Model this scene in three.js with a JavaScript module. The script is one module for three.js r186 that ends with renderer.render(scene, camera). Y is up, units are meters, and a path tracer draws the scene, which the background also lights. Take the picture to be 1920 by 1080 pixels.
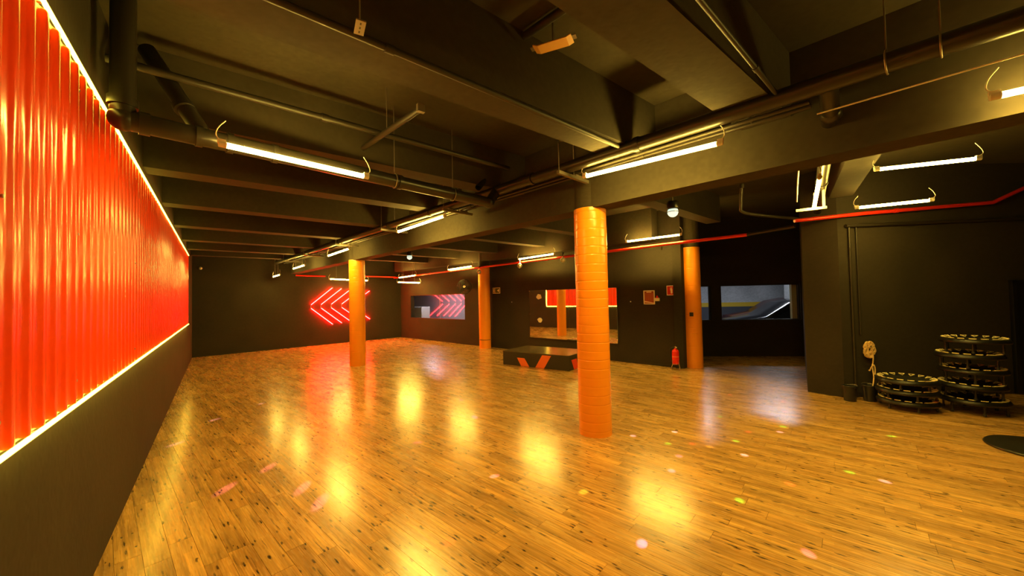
import * as THREE from 'three';
import { mergeGeometries, toCreasedNormals } from 'three/addons/utils/BufferGeometryUtils.js';
import { RoundedBoxGeometry } from 'three/addons/geometries/RoundedBoxGeometry.js';
import { RectAreaLightUniformsLib } from 'three/addons/lights/RectAreaLightUniformsLib.js';

// ------------------------------------------------------------------ camera, light level
// Plan coordinates used below: x to the right, d = depth into the hall (three's -z), y up, metres.
const V = (x, y, d) => new THREE.Vector3(x, y, -d);
const scene = new THREE.Scene();
const EYE = 1.875, YAW = 0.6765, PITCH = 0.0263, ROLL = -0.0210;
const camera = new THREE.PerspectiveCamera(2 * Math.atan(540 / 700) * 180 / Math.PI, 16 / 9, 0.05, 100);
{
  const F = V(Math.sin(YAW) * Math.cos(PITCH), Math.sin(PITCH), Math.cos(YAW) * Math.cos(PITCH));
  const rt = V(Math.cos(YAW), 0, -Math.sin(YAW));
  const up = new THREE.Vector3().crossVectors(rt, F);
  camera.position.set(0, EYE, 0);
  camera.up.copy(up.clone().multiplyScalar(Math.cos(ROLL)).addScaledVector(rt, -Math.sin(ROLL)));
  camera.lookAt(camera.position.clone().add(F));
}
scene.add(camera);
scene.background = new THREE.Color(0x000000);
const renderer = new THREE.WebGLRenderer();
renderer.toneMapping = THREE.LinearToneMapping;
renderer.toneMappingExposure = 1.1;
renderer.shadowMap.enabled = true;
RectAreaLightUniformsLib.init();
const WARM = new THREE.Color().setRGB(1, 0.66, 0.10);      // the hall's warm tubes
const TUBE_LIGHT = 165, TUBE_GLOW = 125;                     // radiance of the light under a tube / of the tube itself
const LED_LIGHT = 8, LED_GLOW = 14;
const NEON_LIGHT = 14, NEON_GLOW = 230;

// ------------------------------------------------------------------ helpers
let seed = 20240611;
const rnd = () => { seed = (seed * 1664525 + 1013904223) >>> 0; return seed / 4294967296; };
const rr = (a, b) => a + (b - a) * rnd();
const taken = new Map();
function numbered(n) { const k = taken.get(n) || 0; taken.set(n, k + 1); return k ? n + '_' + String(k).padStart(3, '0') : n; }
function shade(m) { m.castShadow = true; m.receiveShadow = true; return m; }
const lin = (r, g, b) => new THREE.Color().setRGB(r, g, b);
function mat(color, roughness = 0.6, extra = {}) { return new THREE.MeshStandardMaterial({ color, roughness, ...extra }); }
function merge(gs) {
  if (!Array.isArray(gs)) return gs;
  const list = gs.map((g) => { const h = g.index ? g.toNonIndexed() : g; for (const k of Object.keys(h.attributes)) if (!['position', 'normal', 'uv'].includes(k)) h.deleteAttribute(k); return h; });
  return list.length > 1 ? mergeGeometries(list) : list[0];
}
function part(name, gs, m, parent) { const o = shade(new THREE.Mesh(merge(gs), m)); o.name = name; parent.add(o); return o; }
function tag(o, label, category, group) { o.userData.label = label; o.userData.category = category; if (group) o.userData.group = group; return o; }
function thing(name, label, category, pos, turn = 0, group) {
  const g = new THREE.Group(); g.name = numbered(name); g.position.copy(pos); g.rotation.y = turn; scene.add(g); return tag(g, label, category, group);
}
function struct(name, gs, m, label) {
  const o = gs ? shade(new THREE.Mesh(merge(gs), m)) : new THREE.Group(); o.name = numbered(name); o.userData.kind = 'structure';
  if (label) o.userData.label = label; scene.add(o); return o;
}
const box = (w, h, d, x = 0, y = 0, z = 0) => new THREE.BoxGeometry(w, h, d).translate(x, y, z);
const rbox = (w, h, d, r, x = 0, y = 0, z = 0) => new RoundedBoxGeometry(w, h, d, 2, r).translate(x, y, z);
const cyl = (r0, r1, h, n = 24, x = 0, y = 0, z = 0) => new THREE.CylinderGeometry(r0, r1, h, n).translate(x, y, z);
const ball = (r, x = 0, y = 0, z = 0, n = 16) => new THREE.SphereGeometry(r, n, Math.max(8, n >> 1)).translate(x, y, z);
function rod(a, b, r, n = 12) {                                                   // straight round bar between two points
  const d = b.clone().sub(a), g = new THREE.CylinderGeometry(r, r, d.length(), n);
  g.applyQuaternion(new THREE.Quaternion().setFromUnitVectors(new THREE.Vector3(0, 1, 0), d.clone().normalize()));
  return g.translate((a.x + b.x) / 2, (a.y + b.y) / 2, (a.z + b.z) / 2);
}
function cable(pts, r, seg = 24, n = 8, tension = 0.5) { return new THREE.TubeGeometry(new THREE.CatmullRomCurve3(pts, false, 'catmullrom', tension), seg, r, n); }
function planBox(A, B, y0, y1, t0, t1) {                                           // wall block over plan line A-B, from t0 to t1 on its right hand side
  const dx = B[0] - A[0], dd = B[1] - A[1], L = Math.hypot(dx, dd);
  const g = box(L, y1 - y0, t1 - t0, L / 2, (y0 + y1) / 2, 0);
  // local x along A->B ; local z = to the right of A->B seen from above (x right, d forward)
  g.translate(0, 0, (t0 + t1) / 2);
  const m = new THREE.Matrix4().makeBasis(V(dx / L, 0, dd / L), V(0, 1, 0), V(dd / L, 0, -dx / L));
  m.setPosition(V(A[0], 0, A[1]));
  return g.applyMatrix4(m);
}
const lerp2 = (A, B, t) => [A[0] + (B[0] - A[0]) * t, A[1] + (B[1] - A[1]) * t];
function extrude(pts, depth, bevel = 0) {
  const s = new THREE.Shape(pts.map((p) => new THREE.Vector2(p[0], p[1])));
  return new THREE.ExtrudeGeometry(s, { depth, bevelEnabled: bevel > 0, bevelThickness: bevel, bevelSize: bevel, bevelSegments: 2 });
}
// seeded value noise
const HASH = new Float32Array(65536); for (let i = 0; i < 65536; i++) HASH[i] = rnd();
const hsh = (i, j) => HASH[((i & 255) << 8 | (j & 255))];
function noise(x, y, px = 256, py = 256) {
  const i = Math.floor(x), j = Math.floor(y), u = x - i, v = y - j, s = u * u * (3 - 2 * u), t = v * v * (3 - 2 * v);
  const w = (a, p) => ((a % p) + p) % p;
  const a = hsh(w(i, px), w(j, py)), b = hsh(w(i + 1, px), w(j, py)), c = hsh(w(i, px), w(j + 1, py)), e = hsh(w(i + 1, px), w(j + 1, py));
  return a + (b - a) * s + (c - a) * t + (a - b - c + e) * s * t;
}
function texture(w, h, fn, srgb, wrap = true) {
  const d = new Uint8Array(w * h * 4);
  for (let y = 0; y < h; y++) for (let x = 0; x < w; x++) { const c = fn(x / w, y / h, x, y), k = (y * w + x) * 4; d[k] = c[0]; d[k + 1] = c[1]; d[k + 2] = c[2]; d[k + 3] = 255; }
  const t = new THREE.DataTexture(d, w, h); t.magFilter = THREE.LinearFilter; t.minFilter = THREE.LinearMipmapLinearFilter; t.generateMipmaps = true;
  if (wrap) t.wrapS = t.wrapT = THREE.RepeatWrapping;
  if (srgb) t.colorSpace = THREE.SRGBColorSpace; t.needsUpdate = true; return t;
}
const clamp = (v) => Math.max(0, Math.min(255, v));

// ------------------------------------------------------------------ materials
// plank decor: streaky honey wood with short dark flecks. Covers 2.4 m (along the grain) x 1.2 m.
const flecks = []; for (let i = 0; i < 150; i++) flecks.push([rnd(), rnd(), rr(0.014, 0.055), rr(0.005, 0.012), rr(0.5, 1)]);
for (let i = 0; i < 46; i++) flecks.push([rnd(), rnd(), rr(0.06, 0.16), rr(0.003, 0.006), rr(0.3, 0.6)]);
const WT = 1536, HT = 1024;
const fleckMap = new Float32Array(WT * HT);
for (const [fx, fy, lx, ly, k] of flecks) {
  const cx = fx * WT, cy = fy * HT, rx = lx / 2.4 * WT, ry = Math.max(1.2, ly / 1.2 * HT);
  for (let y = Math.floor(cy - ry * 2); y <= cy + ry * 2; y++) for (let x = Math.floor(cx - rx * 2); x <= cx + rx * 2; x++) {
    const n = noise(x * 0.13, y * 0.5) * 1.1, q = ((x - cx) / rx) ** 2 + ((y - cy + Math.sin(x * 0.05) * 1.2) / ry) ** 2, v = k * Math.max(0, Math.min(1, (1.5 - q - n * 0.8)));
    const id = (((y % HT) + HT) % HT) * WT + (((x % WT) + WT) % WT); fleckMap[id] = Math.max(fleckMap[id], v);
  }
}
const woodMap = texture(WT, HT, (u, v, x, y) => {
  const strip = Math.floor(v * 24), sj = hsh(strip, 7), sl = hsh(strip + 31, Math.floor(u * 3 + sj * 3) % 3 + 11);
  const g = noise(u * 8, v * 230, 8, 230) * 0.5 + noise(u * 16 + 9, v * 115, 16, 115) * 0.3 + noise(u * 3, v * 60, 3, 60) * 0.55;
  const patch = noise(u * 9 + 3, v * 14, 9, 14);
  let t = 0.67 + (sl - 0.5) * 0.10 + (g - 0.67) * 0.34 + (patch - 0.5) * 0.12;
  const f = fleckMap[y * WT + x];
  const r = 250 * t + 30, gg = 214 * t + 12, b = 140 * t;
  return [clamp(r * (1 - 0.84 * f)), clamp(gg * (1 - 0.86 * f)), clamp(b * (1 - 0.82 * f))];
}, true);
const woodRough = texture(512, 512, (u, v) => { const n = noise(u * 30, v * 190, 30, 190), m = noise(u * 7, v * 9, 7, 9); const r = 255 * (0.20 + n * 0.08 + m * 0.06); return [r, r, r]; });
const plankMats = [lin(1, 1, 1), lin(0.95, 0.93, 0.90), lin(1.0, 0.95, 0.88), lin(0.89, 0.86, 0.82)].map((color) => new THREE.MeshPhysicalMaterial({ color, roughness: 1, map: woodMap, roughnessMap: woodRough, clearcoat: 0.6, clearcoatRoughness: 0.2 }));
const plaster = texture(512, 512, (u, v) => { const n = noise(u * 24, v * 24, 24, 24) * 0.5 + noise(u * 90, v * 90, 90, 90) * 0.5; return [n * 255, n * 255, n * 255]; });
const paintTone = texture(512, 512, (u, v) => { const n = 0.80 + 0.2 * noise(u * 5, v * 5, 5, 5) + 0.10 * (noise(u * 60, v * 60, 60, 60) - 0.5); return [255 * n, 255 * n, 250 * n].map(clamp); }, true);
const M = {
  wall: mat(lin(0.029, 0.0215, 0.013), 0.92, { bumpMap: plaster, bumpScale: 0.002, map: paintTone }),
  concrete: mat(lin(0.048, 0.038, 0.022), 0.92, { bumpMap: plaster, bumpScale: 0.002, map: paintTone }),
  blackPipe: mat(lin(0.018, 0.015, 0.011), 0.34),
  conduit: mat(lin(0.025, 0.02, 0.014), 0.45),
  steel: mat(lin(0.28, 0.25, 0.2), 0.4, { metalness: 0.6 }),
  redPipe: mat(lin(0.72, 0.028, 0.012), 0.3),
  panel: null,
  white: mat(lin(0.78, 0.75, 0.68), 0.45),
  black: mat(lin(0.012, 0.012, 0.012), 0.35),
  satinBlack: mat(lin(0.009, 0.009, 0.009), 0.3),
  rubber: mat(lin(0.015, 0.015, 0.015), 0.7),
  chrome: mat(lin(0.7, 0.68, 0.64), 0.15, { metalness: 1 }),
  rope: mat(lin(0.74, 0.50, 0.24), 0.9),
  tube: mat(lin(0.9, 0.85, 0.7), 0.4, { emissive: WARM.clone(), emissiveIntensity: TUBE_GLOW }),
  led: mat(lin(0.9, 0.8, 0.6), 0.4, { emissive: lin(1, 0.70, 0.06), emissiveIntensity: LED_GLOW }),
  neon: mat(lin(0.9, 0.3, 0.3), 0.4, { emissive: lin(1, 0.0032, 0.0036), emissiveIntensity: NEON_GLOW }),
  glass: new THREE.MeshPhysicalMaterial({ color: 0xffffff, roughness: 0.02, transmission: 1, thickness: 0, ior: 1.52 }),
  mirror: mat(lin(0.9, 0.9, 0.88), 0.02, { metalness: 1 }),
};
const sheetBump = texture(256, 512, (u, v) => { const n = noise(u * 8, v * 7, 8, 7) * 0.75 + noise(u * 60, v * 24, 60, 24) * 0.25; return [n * 255, n * 255, n * 255]; });
M.panel = mat(lin(0.92, 0.056, 0.005), 0.22, { bumpMap: sheetBump, bumpScale: 0.004 });
const wrapBump = texture(256, 1024, (u, v) => {
  const row = v * 26, k = Math.floor(row), fr = row - k, crease = Math.exp(-(((fr - 0.5 - 0.12 * noise(u * 5, k, 5, 26)) / 0.05) ** 2)) * (0.35 + 0.65 * hsh(k, 5));
  const n = 0.45 + 0.35 * noise(u * 6, v * 40, 6, 40) - 0.4 * crease; return [n * 255, n * 255, n * 255].map(clamp);
});
M.wrap = mat(lin(0.93, 0.31, 0.015), 0.26, { bumpMap: wrapBump, bumpScale: 0.009 });

// ------------------------------------------------------------------ plan of the hall
const C1 = [-0.56, 17.40], C2 = [7.48, 18.38], W0 = [9.265, 4.68], LB = [-0.70, -4.0];
const J1 = [9.95, 5.02], G0 = [11.0, 5.75], G1 = [13.4, 3.2], K0 = [8.70, 2.05], K1 = [8.66, 1.52], E1 = [12.6, -1.59], E2 = [12.6, -4.0];
const ROOM = [LB, C1, C2, W0, J1, G0, G1, K0, K1, E1, E2];
const SLAB = 4.1;
function normalOf(A, B) { const dx = B[0] - A[0], dd = B[1] - A[1], L = Math.hypot(dx, dd); return [dd / L, -dx / L]; }   // right hand side = inside, walking the list above
const facing = (n) => Math.atan2(n[0], -n[1]);                                                                          // rotation.y that turns +z to plan direction n

// floor: slab, then planks laid in rows almost along the hall
const floor = struct('floor', null, null, 'honey coloured wood plank floor with dark flecks');
part('floor_slab', box(20, 0.2, 30, 6.5, -0.112, -7), mat(lin(0.05, 0.03, 0.015), 0.9), floor);
{
  const ang = 9 * Math.PI / 180;                                    // rows lean 9 degrees from the left wall's direction
  const ux = -Math.sin(ang), ud = Math.cos(ang), vx = Math.cos(ang), vd = Math.sin(ang);   // along row / across rows (plan)
  const PW = 0.145, PL = 1.21, TH = 0.012, GAP = 0.0022;
  const pieces = [];
  for (let k = -40; k < 120; k++) {
    const c = k * PW, off = hsh(k + 60, 3) * PL;
    const cut = [];
    for (let i = 0; i < ROOM.length; i++) {
      const A = ROOM[i], B = ROOM[(i + 1) % ROOM.length];
      const a = A[0] * vx + A[1] * vd - c, b = B[0] * vx + B[1] * vd - c;
      if ((a > 0) !== (b > 0)) { const t = a / (a - b), x = A[0] + (B[0] - A[0]) * t, d = A[1] + (B[1] - A[1]) * t, wl = Math.hypot(B[0] - A[0], B[1] - A[1]), co = Math.abs(((B[0] - A[0]) * ux + (B[1] - A[1]) * ud) / wl), si = Math.sqrt(1 - co * co); cut.push([x * ux + d * ud, 0.03 + PW / 2 * co / Math.max(0.12, si)]); }
    }
    cut.sort((a, b) => a[0] - b[0]);
    for (let q = 0; q + 1 < cut.length; q += 2) {
      const s0 = cut[q][0] - cut[q][1], s1 = cut[q + 1][0] + cut[q + 1][1];
      for (let m = Math.floor((s0 - off) / PL); m * PL + off < s1; m++) {
        const a = Math.max(s0, m * PL + off), b = Math.min(s1, (m + 1) * PL + off);
        if (b - a < 0.05) continue;
        const s = (a + b) / 2, x = s * ux + c * vx, d = s * ud + c * vd;
        const fw = x * Math.sin(YAW) + d * Math.cos(YAW), sd = x * Math.cos(YAW) - d * Math.sin(YAW);
        const seen = fw > 0.6 && Math.abs(sd) < fw * 1.5 && d > -1.5;
        pieces.push({ x, d, len: b - a, full: b - a > PL - 1e-6, dist: seen ? Math.hypot(x, d, EYE) : 1e3 + Math.hypot(x, d), id: pieces.length, k, m });
      }
    }
  }
  const plankGeo = (len, uo, vo) => {
    const g = new THREE.BoxGeometry(len - GAP, TH, PW - GAP), uv = g.attributes.uv, p = g.attributes.position;
    for (let i = 0; i < uv.count; i++) uv.setXY(i, uo + p.getX(i) / 2.4, vo + p.getZ(i) / 1.2);
    return g;
  };
  const variants = []; for (let i = 0; i < 24; i++) variants.push(plankGeo(PL, rnd(), rnd()));
  const turn = Math.atan2(ud, ux);                                  // local x to the row direction
  const order = pieces.slice().sort((a, b) => a.dist - b.dist);
  const near = new Set(order.slice(0, 300));
  const rest = plankMats.map(() => []);
  for (const pc of pieces) {
    const tone = Math.floor(hsh(pc.k + 90, pc.m + 40) * 4) % 4, vi = Math.floor(hsh(pc.k + 17, pc.m + 99) * 24) % 24;
    const lift = (hsh(pc.k + 5, pc.m + 77) - 0.5) * 0.0006;
    if (near.has(pc)) {
      const g = pc.full ? variants[vi] : plankGeo(pc.len, hsh(vi, 1), hsh(vi, 2));
      const o = shade(new THREE.Mesh(g, plankMats[tone])); o.name = 'plank'; o.position.copy(V(pc.x, -TH / 2 + lift, pc.d)); o.rotation.y = turn; floor.add(o);
    } else if (pc.dist < 900) {
      const g = (pc.full ? variants[vi] : plankGeo(pc.len, hsh(vi, 1), hsh(vi, 2))).clone();
      g.rotateY(turn); const p = V(pc.x, -TH / 2 + lift, pc.d); g.translate(p.x, p.y, p.z); rest[tone].push(g);
    } else if (Math.hypot(pc.x, pc.d) < 16) {
      const g = plankGeo(pc.len, hsh(vi, 1), hsh(vi, 2)); g.rotateY(turn); const p = V(pc.x, -TH / 2 + lift, pc.d); g.translate(p.x, p.y, p.z); rest[tone].push(g);
    }
  }
  rest.forEach((list, i) => { if (list.length) { const o = part('plank_field', list, plankMats[i], floor); o.userData.kind = 'stuff'; } });
}

// walls (their inner faces lie on the plan lines)
const WT_ = 0.2;
const seg = (A, B, y0 = 0, y1 = SLAB, t0 = -WT_, t1 = 0) => planBox(A, B, y0, y1, t0, t1);
const uvMetres = (g) => { const p = g.attributes.position, n = g.attributes.normal, uv = g.attributes.uv; for (let i = 0; i < p.count; i++) { const nx = Math.abs(n.getX(i)), ny = Math.abs(n.getY(i)), nz = Math.abs(n.getZ(i)); if (ny > 0.7) uv.setXY(i, p.getX(i) / 2.3, p.getZ(i) / 2.3); else if (nx > nz) uv.setXY(i, p.getZ(i) / 2.3, p.getY(i) / 2.3); else uv.setXY(i, p.getX(i) / 2.3, p.getY(i) / 2.3); } return g; };
const S = (name, list, m, label) => struct(name, list.map(uvMetres), m, label);
S('wall_left', [seg([LB[0], LB[1] - 0.2], [C1[0], C1[1] + 0.2])], M.wall, 'black painted wall under the red corrugated cladding');
S('wall_far', [seg(C1, C2)], M.wall, 'black painted end wall with the neon chevrons');
const LR = Math.hypot(W0[0] - C2[0], W0[1] - C2[1]);
const RWd = (d) => { const t = (d - C2[1]) / (W0[1] - C2[1]); return lerp2(C2, W0, t); };            // point of the right wall at depth d
const OW = { d0: 17.45, d1: 13.28, y0: 1.0, y1: 2.09 };                                               // office window
S('wall_right', [seg(C2, RWd(OW.d0)), seg(RWd(OW.d0), RWd(OW.d1), 0, OW.y0), seg(RWd(OW.d0), RWd(OW.d1), OW.y1, SLAB), seg(RWd(OW.d1), W0)], M.wall, 'long dark olive painted wall with mirror and signs');
S('wall_recess_left', [seg(W0, J1), seg(J1, G0)], M.wall, 'black side wall of the garage passage');
const GW = { a0: 0.12, a1: 0.285, b0: 0.37, b1: 0.99, y0: 1.07, y1: 2.11 };
const gp = (t) => lerp2(G0, G1, t);
S('wall_recess_back', [seg(G0, gp(GW.a0)), seg(gp(GW.a1), gp(GW.b0)), seg(gp(GW.b1), G1), seg(gp(GW.a0), gp(GW.a1), 0, GW.y0), seg(gp(GW.a0), gp(GW.a1), GW.y1, SLAB), seg(gp(GW.b0), gp(GW.b1), 0, GW.y0), seg(gp(GW.b0), gp(GW.b1), GW.y1, SLAB)], M.wall, 'black wall with windows onto the garage');
S('wall_recess_right', [seg(G1, K0)], M.wall, 'black side wall of the passage near the rope');
S('wall_pier', [seg(K0, K1, 0, SLAB, -0.22, 0)], M.wall, 'dark pier at the edge of the passage');
S('wall_entrance', [seg(K1, E1)], M.wall, 'dark wall behind the trampolines');
S('wall_side', [seg(E1, E2)], M.wall, 'dark wall beyond the door');
S('wall_back', [seg([E2[0] + 0.2, E2[1]], [LB[0] - 0.2, LB[1]])], M.wall, 'dark wall behind the viewer');
S('ceiling', [box(24, 0.2, 30, 10, SLAB + 0.1, -8)], M.concrete, 'black painted concrete ceiling slab');
// low plinth trims
S('baseboard_right', [seg(RWd(18.2), RWd(9.6), 0.001, 0.06, 0.0, 0.012), seg(RWd(6.3), RWd(5.0), 0.001, 0.06, 0, 0.012)], M.wall, 'thin dark skirting strip');

// ------------------------------------------------------------------ concrete frame
const P1 = [3.318, 11.406], P2 = [4.112, 3.351], P3 = [9.68, 4.634], P4 = [8.054, 11.722], PR = 0.221, PTOP = 3.075;
const BL = Math.hypot(P1[0] - P2[0], P1[1] - P2[1]), bu = [(P1[0] - P2[0]) / BL, (P1[1] - P2[1]) / BL], bn = [-bu[1], bu[0]];
const BM = (t, off) => [P2[0] + bu[0] * t + bn[0] * off, P2[1] + bu[1] * t + bn[1] * off];       // t along the main beam from the near pillar, off towards the left wall
const T_FAR = 14.55;
S('trim_1', [planBox(BM(-7.2, 0.16), BM(T_FAR, 0.16), 3.065, SLAB - 0.001, 0, 0.32)], M.concrete, 'deep main concrete beam carried by two orange pillars');
{ // cross beams of the left bay, from left wall to main beam
  const list = [[1.02, 1.42], [2.30, 2.66], [4.40, 4.72], [6.05, 6.37], [8.02, 8.34], [10.15, 10.47], [12.35, 12.67], [14.3, 14.62], [16.1, 16.4]];
  list.forEach(([a, b], i) => {
    const tM = (a - P2[1]) / bu[1], R = BM(tM, 0.10);
    S('trim_' + (i + 2), [planBox([-0.70, (a + b) / 2 + 0.0], [R[0], (a + b) / 2], 3.5, SLAB - 0.001, -(b - a) / 2, (b - a) / 2)], M.concrete, 'dark concrete cross beam between the red wall and main beam');
  });
  const right = [[3.45, 3.75, 9.0], [6.32, 6.62, 8.9], [8.45, 8.75, 8.7], [10.6, 10.9, 8.4], [12.8, 13.1, 8.1], [15.0, 15.3, 7.8]];
  right.forEach(([a, b, x1], i) => {
    const tM = (a - P2[1]) / bu[1], R = BM(tM, -0.10);
    S('trim_' + (i + 20), [planBox([R[0], (a + b) / 2 - 0.1], [x1, (a + b) / 2 + 0.15], 3.5, SLAB - 0.001, -(b - a) / 2, (b - a) / 2)], M.concrete, 'dark concrete cross beam over the mirror side');
  });
  const nR = normalOf(C2, W0), o = (p, k) => [p[0] + nR[0] * k, p[1] + nR[1] * k];
  S('trim_30', [planBox(o(RWd(18.1), 0.12), o(RWd(5.2), 0.12), 3.28, SLAB - 0.001, 0, 0.36)], M.concrete, 'dark beam running along the mirror wall');
  S('trim_31', [planBox([4.5, 0.35], [8.6, 1.45], 3.52, SLAB - 0.001, -0.16, 0.16)], M.concrete, 'dark cross beam near the trampolines');
}
function pillar(p, label) {
  const g = thing('round_pillar', label, 'pillar', V(p[0], 0, p[1]), rnd() * 6, 'orange wrapped pillars');
  const prof = []; for (let i = 0; i <= 40; i++) { const y = i / 40 * PTOP; prof.push(new THREE.Vector2(PR + (hsh(i, Math.round(p[0] * 10)) - 0.5) * 0.003, y)); }
  part('orange_wrap', new THREE.LatheGeometry(prof, 64), M.wrap, g);
  part('concrete_head', cyl(PR - 0.012, PR - 0.012, SLAB - PTOP - 0.002, 40, 0, (SLAB + PTOP) / 2 - 0.001, 0), M.concrete, g).userData.label = 'bare dark concrete head above the wrap';
  return g;
}
pillar(P1, 'orange wrapped round pillar standing before the neon chevrons');
pillar(P2, 'orange wrapped round pillar rising beside the black stage platform');
{ const g = pillar(P3, 'orange wrapped round pillar beside the fire extinguisher');
  const n = [-0.93, -0.36], a = facing(n); const s = part('switch_box', rbox(0.09, 0.1, 0.03, 0.006), M.black, g);
  const yw = -g.rotation.y + a; s.rotation.y = yw; s.position.set(Math.sin(yw) * (PR + 0.006), 1.36, Math.cos(yw) * (PR + 0.006)); }
{ const g = pillar(P4, 'orange wrapped round pillar between wall fan and exit sign'); part('dark_band', new THREE.TorusGeometry(PR + 0.001, 0.009, 8, 64).rotateX(Math.PI / 2).translate(0, 0.32, 0), M.black, g); }

// ------------------------------------------------------------------ red corrugated cladding of the left wall
const wallX = (d) => LB[0] + (C1[0] - LB[0]) * (d - LB[1]) / (C1[1] - LB[1]);
const PB = 1.315, PT = 3.315, PZ0 = -1.75;
{
  const g0 = thing('corrugated_cladding', 'glossy red corrugated sheet cladding on the side wall, edged with warm LED rope', 'wall cladding', V(0, 0, 0));
  const pitch = 0.17, n = 6, dep = 0.016, w = pitch * n, prof = [];
  for (let i = 0; i < n; i++) { const b = i * pitch; prof.push([b, 0], [b + 0.075, 0], [b + 0.090, dep * 0.3], [b + 0.102, dep * 0.85], [b + 0.115, dep], [b + 0.140, dep], [b + 0.153, dep * 0.85], [b + 0.163, dep * 0.3]); }
  prof.push([w, 0]);
  const back = prof.map(([x, y]) => [x, y - 0.004]).reverse();
  let geo = extrude([...prof, ...back], PT - PB);
  const uv = geo.attributes.uv, p = geo.attributes.position; for (let i = 0; i < uv.count; i++) uv.setXY(i, p.getX(i) / 1.02, p.getZ(i) / 2);
  // shape x -> depth, shape y -> away from the wall (+x), extrusion -> down
  geo.applyMatrix4(new THREE.Matrix4().makeBasis(new THREE.Vector3(0, 0, -1), new THREE.Vector3(1, 0, 0), new THREE.Vector3(0, -1, 0)));
  geo = toCreasedNormals(geo, 0.9);
  const sheet = geo;
  for (let k = 0; k < 16; k++) {
    const d = PZ0 + k * w; const o = shade(new THREE.Mesh(sheet, M.panel)); o.name = 'sheet'; g0.add(o);
    o.position.copy(V(wallX(d) + 0.012, PT, d)); o.rotation.y = -0.0064 + (hsh(k, 40) - 0.5) * 0.010; o.rotation.z = (hsh(k, 41) - 0.5) * 0.004;
  }
  for (let k = 0; k < 16; k++) { // fixing screws
    const d = PZ0 + k * w + 0.04, list = []; for (const y of [PB + 0.12, PB + 1.0, PT - 0.12]) list.push(cyl(0.008, 0.008, 0.006, 8).rotateZ(Math.PI / 2).translate(wallX(d) + 0.018, y, -d));
    part('screws', list, M.steel, g0).userData.kind = 'stuff';
  }
}
function rope(name, label, A, B, n, toward) {                                  // LED rope: glowing tube with clips, lit by long thin area lights
  const g = thing(name, label, 'led strip', V(0, 0, 0), 0, 'warm LED ropes round the red cladding');
  part('glowing_rope', rod(A, B, 0.011, 10), M.led, g);
  const L = A.distanceTo(B), dir = B.clone().sub(A).normalize(), clips = [];
  for (let s = 0.4; s < L; s += 1.02) { const c = A.clone().addScaledVector(dir, s); clips.push(box(0.02, 0.02, 0.02, c.x - 0.016, c.y, c.z)); }
  part('clips', clips, M.white, g).userData.kind = 'stuff';
  for (let i = 0; i < n; i++) {
    const l = new THREE.RectAreaLight(lin(1, 0.70, 0.06), LED_LIGHT, L / n, 0.02); l.name = 'led_light';
    l.position.copy(A).addScaledVector(dir, L * (i + 0.5) / n).addScaledVector(toward, 0.013);
    // -z of the light to `toward`, x along the rope
    const z = toward.clone().negate().normalize(), x = dir.clone(), y = new THREE.Vector3().crossVectors(z, x); l.quaternion.setFromRotationMatrix(new THREE.Matrix4().makeBasis(x, y, z)); g.add(l);
  }
}
const PE = PZ0 + 16 * 1.02;
rope('led_rope', 'warm glowing LED rope along the bottom edge of the red cladding', V(wallX(PZ0) + 0.03, PB - 0.014, PZ0), V(wallX(PE) + 0.03, PB - 0.014, PE), 6, new THREE.Vector3(0.5, -0.85, 0).normalize());
rope('led_rope', 'warm glowing LED rope along the top edge of the red cladding', V(wallX(PZ0) + 0.03, PT + 0.014, PZ0), V(wallX(PE) + 0.03, PT + 0.014, PE), 6, new THREE.Vector3(0.5, 0.85, 0).normalize());
rope('led_rope', 'short upright LED rope closing the far end of the red cladding', V(wallX(PE) + 0.012, PB, PE + 0.014), V(wallX(PE) + 0.012, PT, PE + 0.014), 1, new THREE.Vector3(1, 0, 0));

// ------------------------------------------------------------------ tube lamps
function tubeLamp(A, B, label, hang = 0, drop = 0.16, power = 1) {
  const a = V(...A), b = V(...B), L = a.distanceTo(b), c = a.clone().add(b).multiplyScalar(0.5), dir = b.clone().sub(a).normalize();
  const g = thing('tube_lamp', label, 'tube lamp', c, 0, 'warm fluorescent tubes');
  const q = new THREE.Quaternion(), z = new THREE.Vector3().crossVectors(dir, new THREE.Vector3(0, 1, 0)).normalize(), y = new THREE.Vector3().crossVectors(z, dir);
  q.setFromRotationMatrix(new THREE.Matrix4().makeBasis(dir, y, z)); g.quaternion.copy(q);
  part('glowing_tube', cyl(0.021, 0.021, L - 0.08, 16).rotateZ(Math.PI / 2), M.tube, g);
  for (const s of [-1, 1]) {
    part('end_cap', merge([cyl(0.023, 0.023, 0.05, 16).rotateZ(Math.PI / 2).translate(s * (L / 2 - 0.02), 0, 0), box(0.05, 0.03, 0.03, s * (L / 2 - 0.015), 0.022, 0)]), M.white, g);
    const w0 = new THREE.Vector3(s * (L / 2 - 0.01), 0.03, 0);
    part('wire', cable([w0, w0.clone().add(new THREE.Vector3(s * 0.03, 0.03, 0.01)), w0.clone().add(new THREE.Vector3(s * 0.015, drop * 0.6, 0)), w0.clone().add(new THREE.Vector3(-s * 0.03, drop, 0))], 0.004, 14, 6), M.white, g);
  }
  if (hang) for (const s of [-1, 1]) { const e = c.clone().addScaledVector(dir, s * (L / 2 - 0.3)), t = e.clone(); t.y = hang; if (hang < 3.2) t.z -= 0.26; e.y += 0.018; const r = rod(e, t, 0.003, 6); r.translate(-c.x, -c.y, -c.z).applyQuaternion(q.clone().invert()); part('suspension_wire', r, M.steel, g); }
  const l = new THREE.RectAreaLight(WARM, TUBE_LIGHT * power, L - 0.08, 0.042); l.name = 'tube_light'; l.position.set(0, -0.0225, 0); l.rotation.x = -Math.PI / 2; g.add(l);
  return g;
}
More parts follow.
